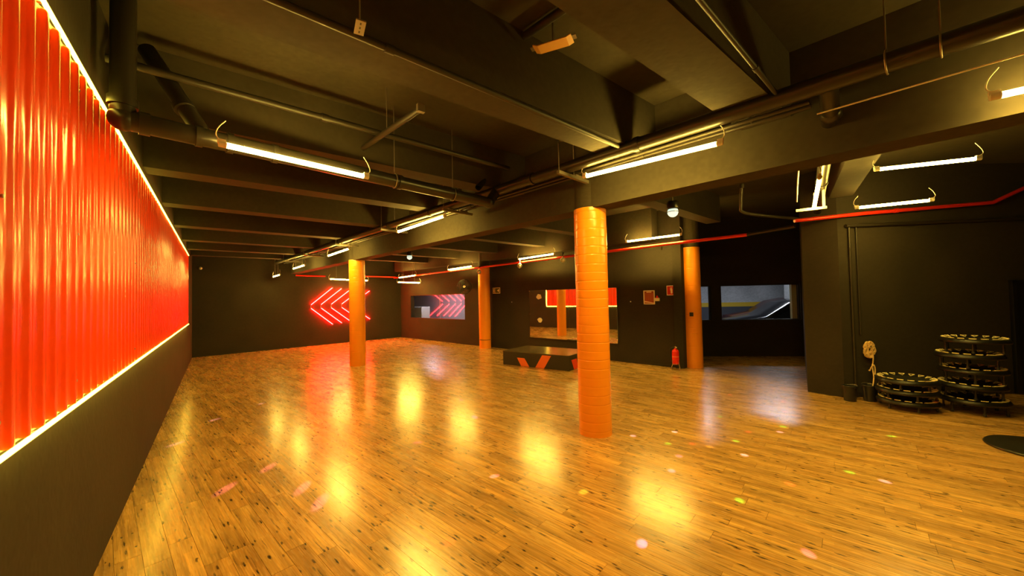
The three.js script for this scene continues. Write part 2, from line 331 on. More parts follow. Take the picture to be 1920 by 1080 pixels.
tubeLamp([0.04, 3.10, 3.59], [1.20, 3.10, 3.74], 'long warm tube lamp hung under the cross drain pipe', 3.16);
tubeLamp([3.45, 3.30, 2.89], [3.60, 3.24, 1.40], 'warm tube lamp on the pipe tray just before the nearest pillar');
tubeLamp([3.00, 3.29, 7.50], [3.17, 3.33, 5.77], 'warm tube lamp on the pipe tray midway between two pillars');
tubeLamp([2.59, 3.19, 11.64], [2.75, 3.23, 10.07], 'warm tube lamp on the pipe tray beside the farther beam pillar');
tubeLamp([2.24, 3.07, 15.18], [2.38, 3.10, 13.81], 'warm tube lamp on the pipe tray past the farther beam pillar', SLAB, 0.16, 0.6);
tubeLamp([1.85, 2.89, 17.17], [1.95, 2.91, 16.11], 'last warm tube lamp of the pipe tray, close to the end wall', SLAB, 0.16, 0.6);
tubeLamp([3.83, 2.83, 17.06], [5.50, 2.79, 17.26], 'warm tube lamp across the hall above the neon chevrons', SLAB, 0.16, 0.6);
tubeLamp([6.20, 2.65, 15.60], [7.33, 2.64, 15.74], 'warm tube lamp across the hall above the office window', SLAB, 0.16, 0.6);
tubeLamp([6.93, 2.94, 17.22], [7.13, 2.98, 15.74], 'warm tube lamp on the red pipe in the far corner', SLAB, 0.16, 0.6);
tubeLamp([7.43, 3.06, 13.37], [7.63, 3.10, 11.85], 'warm tube lamp on the red pipe above the wall fan');
tubeLamp([7.93, 3.15, 9.51], [8.13, 3.19, 8.01], 'warm tube lamp on the red pipe above the mirror', 0, 0.16, 1.25);
tubeLamp([8.43, 3.28, 5.70], [8.61, 3.28, 4.31], 'warm tube lamp on the red pipe above the red notice', 0, 0.16, 1.5);
tubeLamp([5.20, 3.13, 1.04], [6.67, 3.08, 1.41], 'warm tube lamp hung under the short branch pipe', 0, 0.16, 0.5);
tubeLamp([6.54, 3.40, 0.76], [7.05, 3.40, -0.075], 'warm tube lamp on the beam side nearer the hall, before the dark wall', 0, 0.16, 0.6);
tubeLamp([8.04, 3.20, 1.18], [8.38, 3.20, 0.365], 'warm tube lamp just above the red pipe of the dark wall', 0, 0.16, 0.6);
tubeLamp([4.10, 3.16, -0.10], [4.42, 3.16, -1.6], 'warm tube lamp at the end of the long drain pipe');

// ------------------------------------------------------------------ neon chevrons on the end wall
{
  const nF = normalOf(C1, C2), LF = Math.hypot(C2[0] - C1[0], C2[1] - C1[1]), fx = (x) => lerp2(C1, C2, (x - C1[0]) / (C2[0] - C1[0]));
  const tips = [3.29, 3.69, 4.11, 4.56, 5.02], ups = ['leftmost tip, nearest the red cladding', 'second from the red cladding', 'third, in the middle of the five', 'fourth, next to the last', 'last, nearest the office window'];
  tips.forEach((x, i) => {
    const p = fx(x), g = thing('neon_chevron', 'red neon chevron on the end wall, ' + ups[i], 'neon light', V(p[0] + nF[0] * 0.05, 1.68, p[1] + nF[1] * 0.05), facing(nF), 'red neon chevrons');
    for (const s of [-1, 1]) {
      const a = new THREE.Vector3(0.0, s * 0.085, 0), b = new THREE.Vector3(0.86 - i * 0.012, s * (0.80 - i * 0.035), 0), L = a.distanceTo(b), d = b.clone().sub(a).normalize();
      part('neon_tube', [rod(a, b, 0.017, 12), ball(0.017, a.x, a.y, a.z, 12), ball(0.017, b.x, b.y, b.z, 12)], M.neon, g);
      part('bracket', box(0.02, 0.02, 0.032, a.x + d.x * 0.2, a.y + d.y * 0.2, -0.033), M.black, g); part('bracket', box(0.02, 0.02, 0.032, b.x - d.x * 0.2, b.y - d.y * 0.2, -0.033), M.black, g);
      const l = new THREE.RectAreaLight(lin(1, 0.03, 0.045), NEON_LIGHT, L, 0.034); l.name = 'neon_light'; l.position.copy(a).add(b).multiplyScalar(0.5); l.position.z += 0.019;
      // emits into the hall (-z of the light to +z of the group)
      l.quaternion.setFromRotationMatrix(new THREE.Matrix4().makeBasis(d, new THREE.Vector3().crossVectors(new THREE.Vector3(0, 0, -1), d), new THREE.Vector3(0, 0, -1))); g.add(l);
    }
    part('cable', cable([new THREE.Vector3(0, 0.085, 0), new THREE.Vector3(-0.02, 0, -0.01), new THREE.Vector3(0, -0.085, 0)], 0.005, 10, 6), M.white, g);
  });
  const s = fx(-0.45), g = thing('motion_sensor', 'tiny white sensor dome high in the far corner by the red cladding', 'sensor', V(s[0] + 0.12, 3.17, s[1]), facing(nF));
  part('base', cyl(0.045, 0.05, 0.02, 20).rotateX(Math.PI / 2).translate(0, 0, 0.01), M.white, g); part('dome', ball(0.035, 0, 0, 0.025), M.white, g);
}

// ------------------------------------------------------------------ pipes, tray and conduits under the ceiling
const collar = (p, dir, r, w = 0.05) => rod(p.clone().addScaledVector(dir, -w / 2), p.clone().addScaledVector(dir, w / 2), r, 20);
{
  const A = V(...(([x, d]) => [x, 3.46, d])(BM(-5.2, 0.72))), B = V(...(([x, d]) => [x, 3.46, d])(BM(14.0, 0.78)));
  const g = thing('drain_pipe', 'long dark drain pipe running along the main beam', 'pipe', V(0, 0, 0));
  const dir = B.clone().sub(A).normalize(); part('pipe', rod(A, B, 0.07, 28), M.blackPipe, g);
  for (const s of [1.6, 4.1, 5.6, 8.1, 9.7, 12.5, 15.6]) part('collar', collar(A.clone().addScaledVector(dir, s), dir, 0.081), M.blackPipe, g);
}
{
  const g = thing('drain_pipe', 'dark drain pipe crossing from the red cladding to the main beam', 'pipe', V(0, 0, 0));
  const A = V(-0.50, 3.21, 3.78), B = V(3.10, 3.25, 4.35), dir = B.clone().sub(A).normalize();
  part('pipe', rod(A, B, 0.072, 28), M.blackPipe, g);
  part('junction', [ball(0.08, B.x, B.y, B.z, 20), rod(B, V(3.27, 3.46, 4.38), 0.068, 22)], M.blackPipe, g);
  part('riser', rod(A, V(-0.50, SLAB, 3.78), 0.07, 24), M.blackPipe, g);
  part('elbow', [ball(0.082, A.x, A.y, A.z, 24), collar(V(-0.5, 3.33, 3.78), new THREE.Vector3(0, 1, 0), 0.083, 0.06), collar(A.clone().addScaledVector(dir, 0.11), dir, 0.083, 0.06)], M.blackPipe, g);
  part('wye_branch', [rod(A.clone().addScaledVector(dir, 0.46), V(-0.42, 3.98, 4.22), 0.062, 24), collar(V(-0.18, 3.47, 3.97), V(-0.31, 0.74, 0.38).normalize(), 0.073, 0.05)], M.blackPipe, g);
  for (const s of [0.42, 0.62, 0.95, 2.2]) part('collar', collar(A.clone().addScaledVector(dir, s), dir, 0.083, 0.045), M.blackPipe, g);
}
{
  const g = thing('drain_pipe', 'short dark branch pipe leading from the long drain pipe to the pier', 'pipe', V(0, 0, 0));
  const A = V(4.05, 3.36, 0.72), B = V(8.55, 3.33, 1.76), dir = B.clone().sub(A).normalize();
  part('pipe', rod(A, B, 0.062, 24), M.blackPipe, g); part('elbow', [ball(0.078, A.x, A.y, A.z, 20), rod(A, V(3.66, 3.46, 0.66), 0.062, 20)], M.blackPipe, g);
  for (const s of [0.25, 2.4]) part('collar', collar(A.clone().addScaledVector(dir, s), dir, 0.073), M.blackPipe, g);
}
{ // tray: two conduits, cross bars and hanging rods
  const conduit = (name, label, A, B, r, m = M.conduit) => { const g = thing(name, label, 'conduit', V(0, 0, 0)); part('pipe', rod(V(...A), V(...B), r, 14), m, g); const d = V(...B).sub(V(...A)), L = d.length(); d.normalize(); for (let s = 1.5; s < L; s += 3) part('coupling', collar(V(...A).addScaledVector(d, s), d, r * 1.3, 0.06), m, g); return g; };
  const bm = (t, o, y) => { const p = BM(t, o); return [p[0], y, p[1]]; };
  conduit('conduit_pipe', 'slim conduit on the tray, between drain pipe and main beam', bm(-2.5, 0.54, 3.43), bm(13.9, 0.54, 3.43), 0.02);
  conduit('conduit_pipe', 'slim conduit on the tray, close against the main beam', bm(-2.5, 0.44, 3.43), bm(13.9, 0.44, 3.43), 0.02);
  const wire = thing('steel_wire', 'bright thin cable slung beside the long drain pipe', 'cable', V(0, 0, 0)); part('cable', rod(V(...bm(-3.6, 0.62, 3.29)), V(...bm(-2.55, 0.6, 3.29)), 0.006, 8), M.white, wire);
  const bars = [[-0.18, 'beside the nearest pillar'], [2.25, 'a few steps past the nearest pillar'], [4.55, 'midway between two pillars'], [7.2, 'just before the farther beam pillar'], [10.0, 'past the farther beam pillar'], [12.4, 'close to the end wall']];
  for (const [t, where] of bars) {
    const g = thing('tray_hanger', 'steel hanger bar with two rods, ' + where, 'hanger', V(0, 0, 0), 0, 'hangers of the pipe tray');
    part('cross_bar', planBox(BM(t, 0.92), BM(t, 0.30), 3.345, 3.385, -0.02, 0.02), M.steel, g);
    part('saddle', planBox(BM(t, 0.57), BM(t, 0.41), 3.385, 3.409, -0.015, 0.015), M.steel, g);
    for (const o of [0.90, 0.60]) part('rod', rod(V(...bm(t, o, 3.36)), V(...bm(t, o, SLAB)), 0.005, 8), M.steel, g);
  }
  conduit('conduit_pipe', 'dark conduit crossing below the ceiling from the red cladding', [-0.62, 3.72, 3.99], [3.3, 3.72, 4.13], 0.032);
  conduit('conduit_pipe', 'thin bright edged conduit along a near cross beam', [-0.62, 3.475, 2.25], [3.5, 3.475, 2.36], 0.022);
  conduit('conduit_pipe', 'bare conduit under the slab beside the tan plate', [1.95, 4.055, 2.95], [2.2, 4.055, 0.9], 0.032);
  conduit('conduit_pipe', 'slanting conduit from the ceiling to the long drain pipe', [1.55, 3.50, 0.88], [3.72, 3.48, 0.97], 0.017);
  conduit('conduit_pipe', 'thin drop rod conduit passing behind the drain pipe', [2.9, 3.9, 1.12], [3.9, 3.42, 1.25], 0.012);
  { const g = thing('conduit_pipe', 'bent conduit dropping from the ceiling onto the drain pipe', 'conduit', V(0, 0, 0)); part('pipe', cable([V(3.2, 4.05, 4.6), V(3.18, 3.85, 4.55), V(3.10, 3.62, 4.45), V(2.95, 3.45, 4.4)], 0.045, 24, 14), M.blackPipe, g); part('coupling', cyl(0.055, 0.055, 0.05, 18, 3.2, 4.02, -4.6), M.blackPipe, g); }
  { const g = thing('conduit_fitting', 'unlit short channel fitting with open end under the left bay ceiling', 'fitting', V(0, 0, 0)); part('hanger_wire', rod(V(1.42, 3.65, 3.8), V(1.42, SLAB, 3.8), 0.004, 6), M.steel, g); part('channel', rod(V(1.35, 3.63, 4.36), V(1.49, 3.63, 3.16), 0.03, 12), M.conduit, g); part('end_cap', box(0.07, 0.07, 0.04, 1.49, 3.63, -3.14), M.steel, g); }
  { const g = thing('slotted_bracket', 'slotted steel bracket hanging from a rod in the left bay', 'bracket', V(0.64, 3.40, 2.10), 0.5); const b = part('plate', extrude([[-0.06, -0.025], [0.06, -0.025], [0.06, 0.025], [-0.06, 0.025]], 0.006, 0.001).rotateX(Math.PI / 2).rotateY(0.9), M.steel, g); for (const k of [-0.035, 0, 0.035]) part('slot', box(0.018, 0.009, 0.008, k, -0.003, 0).rotateY(0.9), M.black, g); part('rod', cyl(0.004, 0.004, 0.69, 8, 0, 0.345, 0), M.steel, g); }
  { const g = thing('ceiling_plate', 'bent tan metal plate fixed under the ceiling of the left bay', 'plate', V(2.15, 3.95, 2.08), -1.09); const m = mat(lin(0.72, 0.40, 0.12), 0.5);
    part('plate', extrude([[-0.16, -0.03], [-0.12, -0.045], [0.12, -0.045], [0.16, -0.03], [0.155, -0.024], [0.12, -0.038], [-0.12, -0.038], [-0.155, -0.024]], 0.11).translate(0, 0, -0.055), m, g); for (const s of [-1, 1]) part('tab', box(0.05, 0.01, 0.05, s * 0.165, -0.02, 0), M.steel, g); part('stem', cyl(0.008, 0.008, 0.19, 10, 0, 0.055, 0), M.steel, g); }
  { const g = thing('clamp_bracket', 'little pale clamp bracket near the nearest pillar head', 'bracket', V(3.39, 3.70, 2.86), 0.4); part('bar', box(0.12, 0.018, 0.03), M.white, g); part('rod', cyl(0.004, 0.004, 0.39, 8, 0.03, 0.2, 0), M.steel, g); }
  const rods = [[1.62, 4.116, 'beside the unlit channel fitting', 3.33], [2.45, 4.247, 'close to the pipe junction', 3.33]];
  for (const [x, d, where] of rods) { const g = thing('hanging_rod', 'thin threaded rod holding the crossing drain pipe, ' + where, 'rod', V(x, 0, d), 0, 'rods of the crossing drain pipe'); part('rod', cyl(0.005, 0.005, SLAB - 3.2, 8, 0, (SLAB + 3.2) / 2, 0), M.steel, g); part('ring', new THREE.TorusGeometry(0.082, 0.006, 6, 24).rotateY(Math.PI / 2).translate(0, 3.24, 0), M.steel, g); }
  for (const [t, where] of [[-2.95, 'next to the branch pipe'], [-3.2, 'next to the last tube lamp']]) { const p = BM(t, 0.74), g = thing('hanging_rod', 'thin threaded rod holding the long drain pipe, ' + where, 'rod', V(p[0], 0, p[1]), 0, 'rods of the long drain pipe'); part('rod', cyl(0.005, 0.005, SLAB - 3.4, 8, 0, (SLAB + 3.4) / 2, 0), M.steel, g); part('ring', new THREE.TorusGeometry(0.08, 0.006, 6, 24).translate(0, 3.46, 0), M.steel, g); }
}
{ // red fire pipe along the mirror wall, then along the dark wall
  const nR = normalOf(C2, W0), o = (d, k, y) => { const p = RWd(d); return V(p[0] + nR[0] * k, y, p[1] + nR[1] * k); };
  const g = thing('fire_pipe', 'red fire water pipe running along the mirror wall', 'pipe', V(0, 0, 0));
  const A = o(17.9, 0.62, 2.96), B = o(4.9, 0.62, 3.10), C = V(8.80, 3.10, 3.0), dir = B.clone().sub(A).normalize();
  part('pipe', [rod(A, B, 0.036, 18), ball(0.036, B.x, B.y, B.z), rod(B, C, 0.036, 18)], M.redPipe, g);
  part('unpainted_end', rod(C, V(8.62, 3.12, 2.12), 0.034, 16), M.blackPipe, g).userData.label = 'unpainted dark end of the pipe';
  for (const s of [3.1, 6.3, 9.5, 12.6]) part('coupling', collar(A.clone().addScaledVector(dir, s), dir, 0.044, 0.07), M.redPipe, g);
  part('cross_pipe', [rod(V(4.9, 2.99, 17.3), V(6.9, 2.99, 17.55), 0.03, 14), rod(V(2.6, 2.95, 17.0), V(3.7, 2.95, 17.12), 0.03, 14)], M.redPipe, g);
  for (const [d, k] of [[12.2, 0], [6.6, 0], [4.9, 0]]) { const p = o(d, 0.62, 2.97); part('sprinkler', [cyl(0.012, 0.018, 0.07, 10, p.x, p.y + 0.05, p.z), cyl(0.022, 0.022, 0.006, 12, p.x, p.y, p.z)], M.chrome, g); }
  const nE = normalOf(K1, E1), e = (x, k, y) => { const p = lerp2(K1, E1, (x - K1[0]) / (E1[0] - K1[0])); return V(p[0] + nE[0] * k, y, p[1] + nE[1] * k); };
  const h = thing('fire_pipe', 'red fire water pipe running along the dark wall above the trampolines', 'pipe', V(0, 0, 0));
  part('pipe', [rod(V(8.02, 3.13, 1.98), e(8.95, 0.12, 3.22), 0.032, 16), ball(0.032, ...e(8.95, 0.12, 3.22).toArray()), rod(e(8.95, 0.12, 3.22), e(10.75, 0.12, 3.37), 0.032, 16), ball(0.032, ...e(10.75, 0.12, 3.37).toArray()), rod(e(10.75, 0.12, 3.37), e(11.9, 0.12, 4.0), 0.032, 16)], M.redPipe, h);
  part('coupling', collar(e(9.4, 0.12, 3.258), e(10, 0, 3.3).sub(e(9, 0, 3.22)).normalize(), 0.04, 0.06), M.redPipe, h);
  const w = thing('conduit_pipe', 'dull conduit under the red pipe of the dark wall', 'conduit', V(0, 0, 0));
  part('pipe', [rod(e(8.75, 0.04, 3.02), e(12.2, 0.04, 3.12), 0.03, 14)], M.conduit, w);
  part('drop', [rod(e(8.80, 0.03, 3.02), e(8.80, 0.03, 0.02), 0.018, 12), rod(e(8.90, 0.03, 3.02), e(8.90, 0.03, 1.1), 0.012, 10)], M.conduit, w);
  const c = thing('conduit_pipe', 'curved conduit bending down beside the branch pipe', 'conduit', V(0, 0, 0));
  part('pipe', cable([V(6.6, 3.62, 2.3), V(6.7, 3.3, 2.36), V(6.78, 3.2, 2.36), V(7.2, 3.17, 2.22), V(8.1, 3.17, 1.95)], 0.024, 40, 12), M.conduit, c); part('coupling', cyl(0.032, 0.032, 0.06, 14, 6.6, 3.58, -2.3), M.conduit, c);
  const k = thing('conduit_pipe', 'thin pale cable dropping beside the branch tube lamp', 'cable', V(0, 0, 0)); part('cable', cable([V(5.0, 3.7, 1.15), V(5.35, 3.42, 1.25), V(5.7, 3.22, 1.36), V(6.3, 3.12, 1.52)], 0.008, 24, 8), M.white, k);
  const bp = thing('lamp_bracket', 'pale flat bracket at the low end of the branch tube lamp', 'bracket', V(6.6, 3.04, 1.43), facing([-0.95, -0.3])); part('plate', box(0.34, 0.035, 0.03), M.white, bp); part('arm', box(0.03, 0.28, 0.02, 0.14, 0.14, 0), M.white, bp);
}

// ------------------------------------------------------------------ things on the mirror wall
const nR = normalOf(C2, W0), aR = facing(nR);
const onR = (d, k = 0) => { const p = RWd(d); return [p[0] + nR[0] * k, p[1] + nR[1] * k]; };
function wallThing(name, label, cat, d, y, k = 0.002, group) { const p = onR(d, k); return thing(name, label, cat, V(p[0], y, p[1]), aR, group); }
{ // mirror, 6.46..9.75 m deep
  const w = Math.hypot(onR(9.75)[0] - onR(6.46)[0], 9.75 - 6.46), g = wallThing('wall_mirror', 'large frameless mirror above the black stage', 'mirror', (9.75 + 6.46) / 2, 0.50);
  const edge = mat(lin(0.25, 0.27, 0.25), 0.2);
  part('backing', box(w, 1.61, 0.012, 0, 0.805, 0.008), edge, g);
  for (let i = 0; i < 2; i++) part('pane', box(w / 2 - 0.004, 1.60, 0.004, (i - 0.5) * w / 2, 0.805, 0.0162), M.mirror, g);
  for (const [x, y] of [[-1, 0.02], [1, 0.02], [-1, 1.59], [1, 1.59], [-1, 0.8], [1, 0.8], [0, 0.02], [0, 1.59]]) part('clip', box(0.03, 0.03, 0.012, x * (w / 2 - 0.006), y, 0.02), M.chrome, g);
  const blob = (x, y, s, label) => { const t = wallThing('mirror_sticker', label, 'sticker', 0, 0, 0.021); const L = g.position.clone().add(new THREE.Vector3(x * Math.cos(aR), y, -x * Math.sin(aR))); t.position.set(L.x - Math.cos(aR) * 0, L.y, L.z); t.position.add(new THREE.Vector3(Math.sin(aR), 0, Math.cos(aR)).multiplyScalar(0.021)); const pts = []; for (let i = 0; i < 18; i++) { const a = i / 18 * 6.283, r = s * (0.85 + 0.3 * hsh(i, Math.round(y * 50))); pts.push([Math.cos(a) * r * 1.25, Math.sin(a) * r]); } part('print', extrude(pts, 0.002), mat(lin(0.62, 0.56, 0.46), 0.6), t); };
  blob(-1.22, 1.39, 0.085, 'pale round sticker near the upper corner of the mirror');
  blob(-1.20, 0.60, 0.08, 'pale ragged sticker lower on the mirror');
}
{ // stage platform with orange stripes
  const A = [6.42, 8.47], B = [7.0, 6.48], n = normalOf(A, B), L = Math.hypot(B[0] - A[0], B[1] - A[1]), H = 0.385, D = 1.25;
  const g = thing('stage_platform', 'low black stage box with orange stripes in front of the mirror', 'stage', V(...(([x, d]) => [x, 0, d])(lerp2(A, B, 0.5))), facing(n));
  // local +z faces the hall
  part('box', rbox(L, H - 0.02, D, 0.008, 0, (H - 0.02) / 2, -D / 2), mat(lin(0.03, 0.026, 0.02), 0.45), g);
  part('top_board', rbox(L + 0.01, 0.022, D + 0.01, 0.005, 0, H - 0.011, -D / 2), mat(lin(0.10, 0.075, 0.045), 0.2), g);
  const o = mat(lin(0.90, 0.17, 0.035), 0.5), x = (t) => (t - 0.5) * L;
  part('painted_stripe', extrude([[x(0.232), 0.225], [x(0.35), 0.225], [x(0.425), 0.004], [x(0.295), 0.004]], 0.003).translate(0, 0, 0), o, g);
  part('painted_stripe', extrude([[x(0.62), 0.345], [x(0.75), 0.345], [x(0.645), 0.004], [x(0.515), 0.004]], 0.003), o, g);
  part('painted_stripe', extrude([[0.12, 0.26], [0.42, 0.26], [0.52, 0.004], [0.26, 0.004]], 0.003).rotateY(Math.PI / 2).translate(L / 2, 0, 0), mat(lin(0.85, 0.06, 0.02), 0.5), g);
}
{ // office behind the window, and its glass
  const p0 = onR(OW.d0), p1 = onR(OW.d1), L = Math.hypot(p1[0] - p0[0], p1[1] - p0[1]);
  const w = struct('window_1', null, null, 'wide low office window in the wall near the chevrons'); const m = onR((OW.d0 + OW.d1) / 2, -0.03); w.position.copy(V(m[0], OW.y0, m[1])); w.rotation.y = aR;
  const hh = OW.y1 - OW.y0;
  for (const [a, b] of [[-L / 2, 0.3], [0.3, L / 2]]) part('pane', box(b - a - 0.006, hh, 0.006, (a + b) / 2, hh / 2, 0), M.glass, w);
  part('joint', box(0.006, hh, 0.008, 0.3, hh / 2, 0), M.white, w);
  part('window_frame', [box(L, 0.02, 0.05, 0, 0.01, 0), box(L, 0.02, 0.05, 0, hh - 0.01, 0), box(0.02, hh, 0.05, -L / 2 + 0.01, hh / 2, 0), box(0.02, hh, 0.05, L / 2 - 0.01, hh / 2, 0)], M.black, w);
  const nb = [-nR[0], -nR[1]], back = (p, k) => [p[0] + nb[0] * k, p[1] + nb[1] * k];
  const q0 = onR(23.2), q1 = onR(12.6), grey = mat(lin(0.42, 0.40, 0.44), 0.8);
  S('wall_office', [planBox(back(q0, 3.0), back(q1, 3.0), 0, 2.7, -0.1, 0), planBox(back(q0, 0.2), back(q0, 3.0), 0, 2.7, 0, 0.1), planBox(back(q1, 0.2), back(q1, 3.0), 0, 2.7, -0.1, 0)], grey, 'pale lilac grey office wall behind the window');
  S('floor_office', [planBox(back(q0, 0.2), back(q1, 0.2), -0.05, 0.0, -2.9, 0)], mat(lin(0.4, 0.22, 0.07), 0.5), 'tan office floor');
  S('ceiling_office', [planBox(back(q0, 0.2), back(q1, 0.2), 2.7, 2.75, -2.9, 0)], grey, 'grey office ceiling');
  const cb = back(onR(19.2), 1.5), cab = thing('office_cabinet', 'low white cabinet seen through the office window', 'cabinet', V(cb[0], 0, cb[1]), aR); part('body', rbox(1.6, 1.49, 0.5, 0.01, 0, 0.745, 0), mat(lin(0.5, 0.48, 0.44), 0.5), cab); for (const s of [-1, 1]) { const d = part('door', rbox(0.78, 1.40, 0.02, 0.006, s * 0.40, 0.75, 0.26), M.white, cab); part('handle', box(0.015, 0.12, 0.02, s * 0.06, 0.9, 0.275), M.chrome, d); }
  const db = back(onR(22.2), 2.6), dk = thing('office_shelf', 'dark open shelf at the back of the office', 'shelf', V(db[0], 0, db[1]), aR); part('side', [box(0.03, 2.3, 0.35, -0.6, 1.15, 0), box(0.03, 2.3, 0.35, 0.6, 1.15, 0)], M.black, dk); part('back', box(1.2, 2.3, 0.02, 0, 1.15, -0.17), M.black, dk); for (let i = 0; i < 5; i++) part('shelf_board', box(1.17, 0.03, 0.33, 0, 0.3 + i * 0.45, 0), M.black, dk);
  const lp = back(onR(17.6), 1.4), lamp = thing('office_lamp', 'office ceiling panel lamp', 'ceiling lamp', V(lp[0], 2.69, lp[1]), aR); part('frame', box(1.25, 0.03, 0.35, 0, -0.01, 0), M.white, lamp);
  part('glowing_panel', box(1.18, 0.006, 0.28, 0, -0.028, 0), mat(lin(0.9, 0.9, 0.9), 0.5, { emissive: lin(0.9, 0.9, 1), emissiveIntensity: 6 }), lamp); const l = new THREE.RectAreaLight(lin(0.92, 0.88, 1), 42, 1.18, 0.28); l.name = 'panel_light'; l.position.set(0, -0.034, 0); l.rotation.x = -Math.PI / 2; lamp.add(l);
}
{ // wall fan turned into the hall
  const p = onR(12.87, 0.34), g = thing('wall_fan', 'black caged wall fan beside the orange pillar by the office window', 'fan', V(p[0], 2.36, p[1]), facing([-0.55, -0.83]));
  const cage = []; const prof = [[0.05, 0.10], [0.12, 0.115], [0.19, 0.10], [0.25, 0.065], [0.285, 0.0], [0.25, -0.065], [0.19, -0.085], [0.1, -0.09]];
  for (const [r, z] of prof) cage.push(new THREE.TorusGeometry(r, r > 0.28 ? 0.012 : 0.004, 6, 40).translate(0, 0, z));
  for (let i = 0; i < 36; i++) { const a = i / 36 * Math.PI * 2; cage.push(cable(prof.map(([r, z]) => new THREE.Vector3(Math.cos(a) * r, Math.sin(a) * r, z)), 0.0025, 14, 5)); }
  part('cage', cage, M.satinBlack, g); part('badge', cyl(0.05, 0.05, 0.012, 24).rotateX(Math.PI / 2).translate(0, 0, 0.105), M.chrome, g);
  part('motor', [cyl(0.075, 0.09, 0.16, 24).rotateX(Math.PI / 2).translate(0, 0, -0.16), cyl(0.04, 0.04, 0.12, 20).rotateX(Math.PI / 2).translate(0, 0, -0.02)], M.satinBlack, g);
  for (let i = 0; i < 3; i++) { const b = part('blade', extrude([[0.03, -0.03], [0.12, -0.085], [0.23, -0.08], [0.25, 0.01], [0.16, 0.05], [0.03, 0.03]], 0.004, 0.001), M.satinBlack, g); b.rotation.set(0, 0, i * 2.094); b.rotateX(0.35); }
  part('arm', [rod(new THREE.Vector3(0, -0.02, -0.22), new THREE.Vector3(0.22, -0.12, -0.36), 0.025, 14), cyl(0.06, 0.06, 0.03, 20).rotateX(Math.PI / 2).rotateY(0.7).translate(0.24, -0.12, -0.37)], M.satinBlack, g);
}
function canvasMat(w, h, draw, rough = 0.5) { const c = document.createElement('canvas'); c.width = w; c.height = h; draw(c.getContext('2d'), w, h); const t = new THREE.CanvasTexture(c); t.colorSpace = THREE.SRGBColorSpace; return new THREE.MeshStandardMaterial({ map: t, roughness: rough }); }
const plate = (w, h, g, m, edge = M.white) => { part('plate', box(w, h, 0.006, 0, 0, 0.003), edge, g); const f = part('print', new THREE.PlaneGeometry(w, h).translate(0, 0, 0.0065), m, g); return f; };
{
  const g = wallThing('exit_sign', 'small white framed exit arrow sign beside the farther wall pillar', 'sign', 11.39, 2.16);
  plate(0.40, 0.22, g, canvasMat(256, 140, (x, w, h) => { x.fillStyle = '#f4ecd0'; x.fillRect(0, 0, w, h); x.fillStyle = '#4d5a2c'; x.fillRect(12, 12, w - 24, h - 24); x.fillStyle = '#f4ecd0'; x.fillRect(70, 12, 14, h - 24); x.fillRect(26, 30, 26, 80); x.beginPath(); x.moveTo(222, 30); x.lineTo(150, 70); x.lineTo(222, 110); x.fill(); }));
  const e = wallThing('extinguisher_sign', 'red square sign with white extinguisher pictogram above the fire extinguisher', 'sign', 4.93, 1.98);
  plate(0.25, 0.25, e, canvasMat(256, 256, (x, w, h) => { x.fillStyle = '#f6ece0'; x.fillRect(0, 0, w, h); x.fillStyle = '#c8201a'; x.fillRect(16, 16, w - 32, h - 32); x.fillStyle = '#f6ece0'; x.beginPath(); x.roundRect(104, 84, 48, 128, 16); x.fill(); x.fillRect(118, 56, 18, 34); x.fillRect(96, 52, 54, 14); x.fillRect(92, 58, 10, 70); }));
  const p = wallThing('framed_notice', 'white framed red notice on the wall between mirror and extinguisher sign', 'notice', 5.52, 1.81);
  part('frame', [box(0.30, 0.025, 0.02, 0, 0.175, 0.01), box(0.30, 0.025, 0.02, 0, -0.175, 0.01), box(0.025, 0.36, 0.02, -0.14, 0, 0.01), box(0.025, 0.36, 0.02, 0.14, 0, 0.01)], M.white, p);
  part('print', box(0.27, 0.33, 0.008, 0, 0, 0.004), canvasMat(256, 320, (x, w, h) => { x.fillStyle = '#8e3a24'; x.fillRect(0, 0, w, h); x.fillStyle = '#b9694e'; for (let i = 0; i < 6; i++) x.fillRect(34 + i * 34, 50, 14, 220); x.fillStyle = '#f0dcc4'; x.fillRect(60, 12, 130, 22); x.beginPath(); x.moveTo(10, 250); x.lineTo(246, 300); x.lineTo(246, 312); x.lineTo(10, 290); x.fill(); }), p);
  const b = wallThing('alarm_call_point', 'small white and red alarm button beside the framed notice', 'alarm', 5.30, 1.77);
  part('body', rbox(0.13, 0.08, 0.05, 0.008, 0, -0.02, 0.025), M.white, b); part('button', extrude([[-0.04, 0.02], [0.04, 0.02], [0, 0.09]], 0.03).translate(0, 0, 0.005), M.redPipe, b);
  for (const [d, y, l] of [[10.6, 1.72, 'tiny pale wall anchor under the exit sign'], [6.05, 1.7, 'tiny pale wall anchor between mirror and framed notice']]) { const t = wallThing('wall_anchor', l, 'anchor', d, y); part('cap', cyl(0.016, 0.016, 0.01, 14).rotateX(Math.PI / 2).translate(0, 0, 0.005), M.white, t); }
}
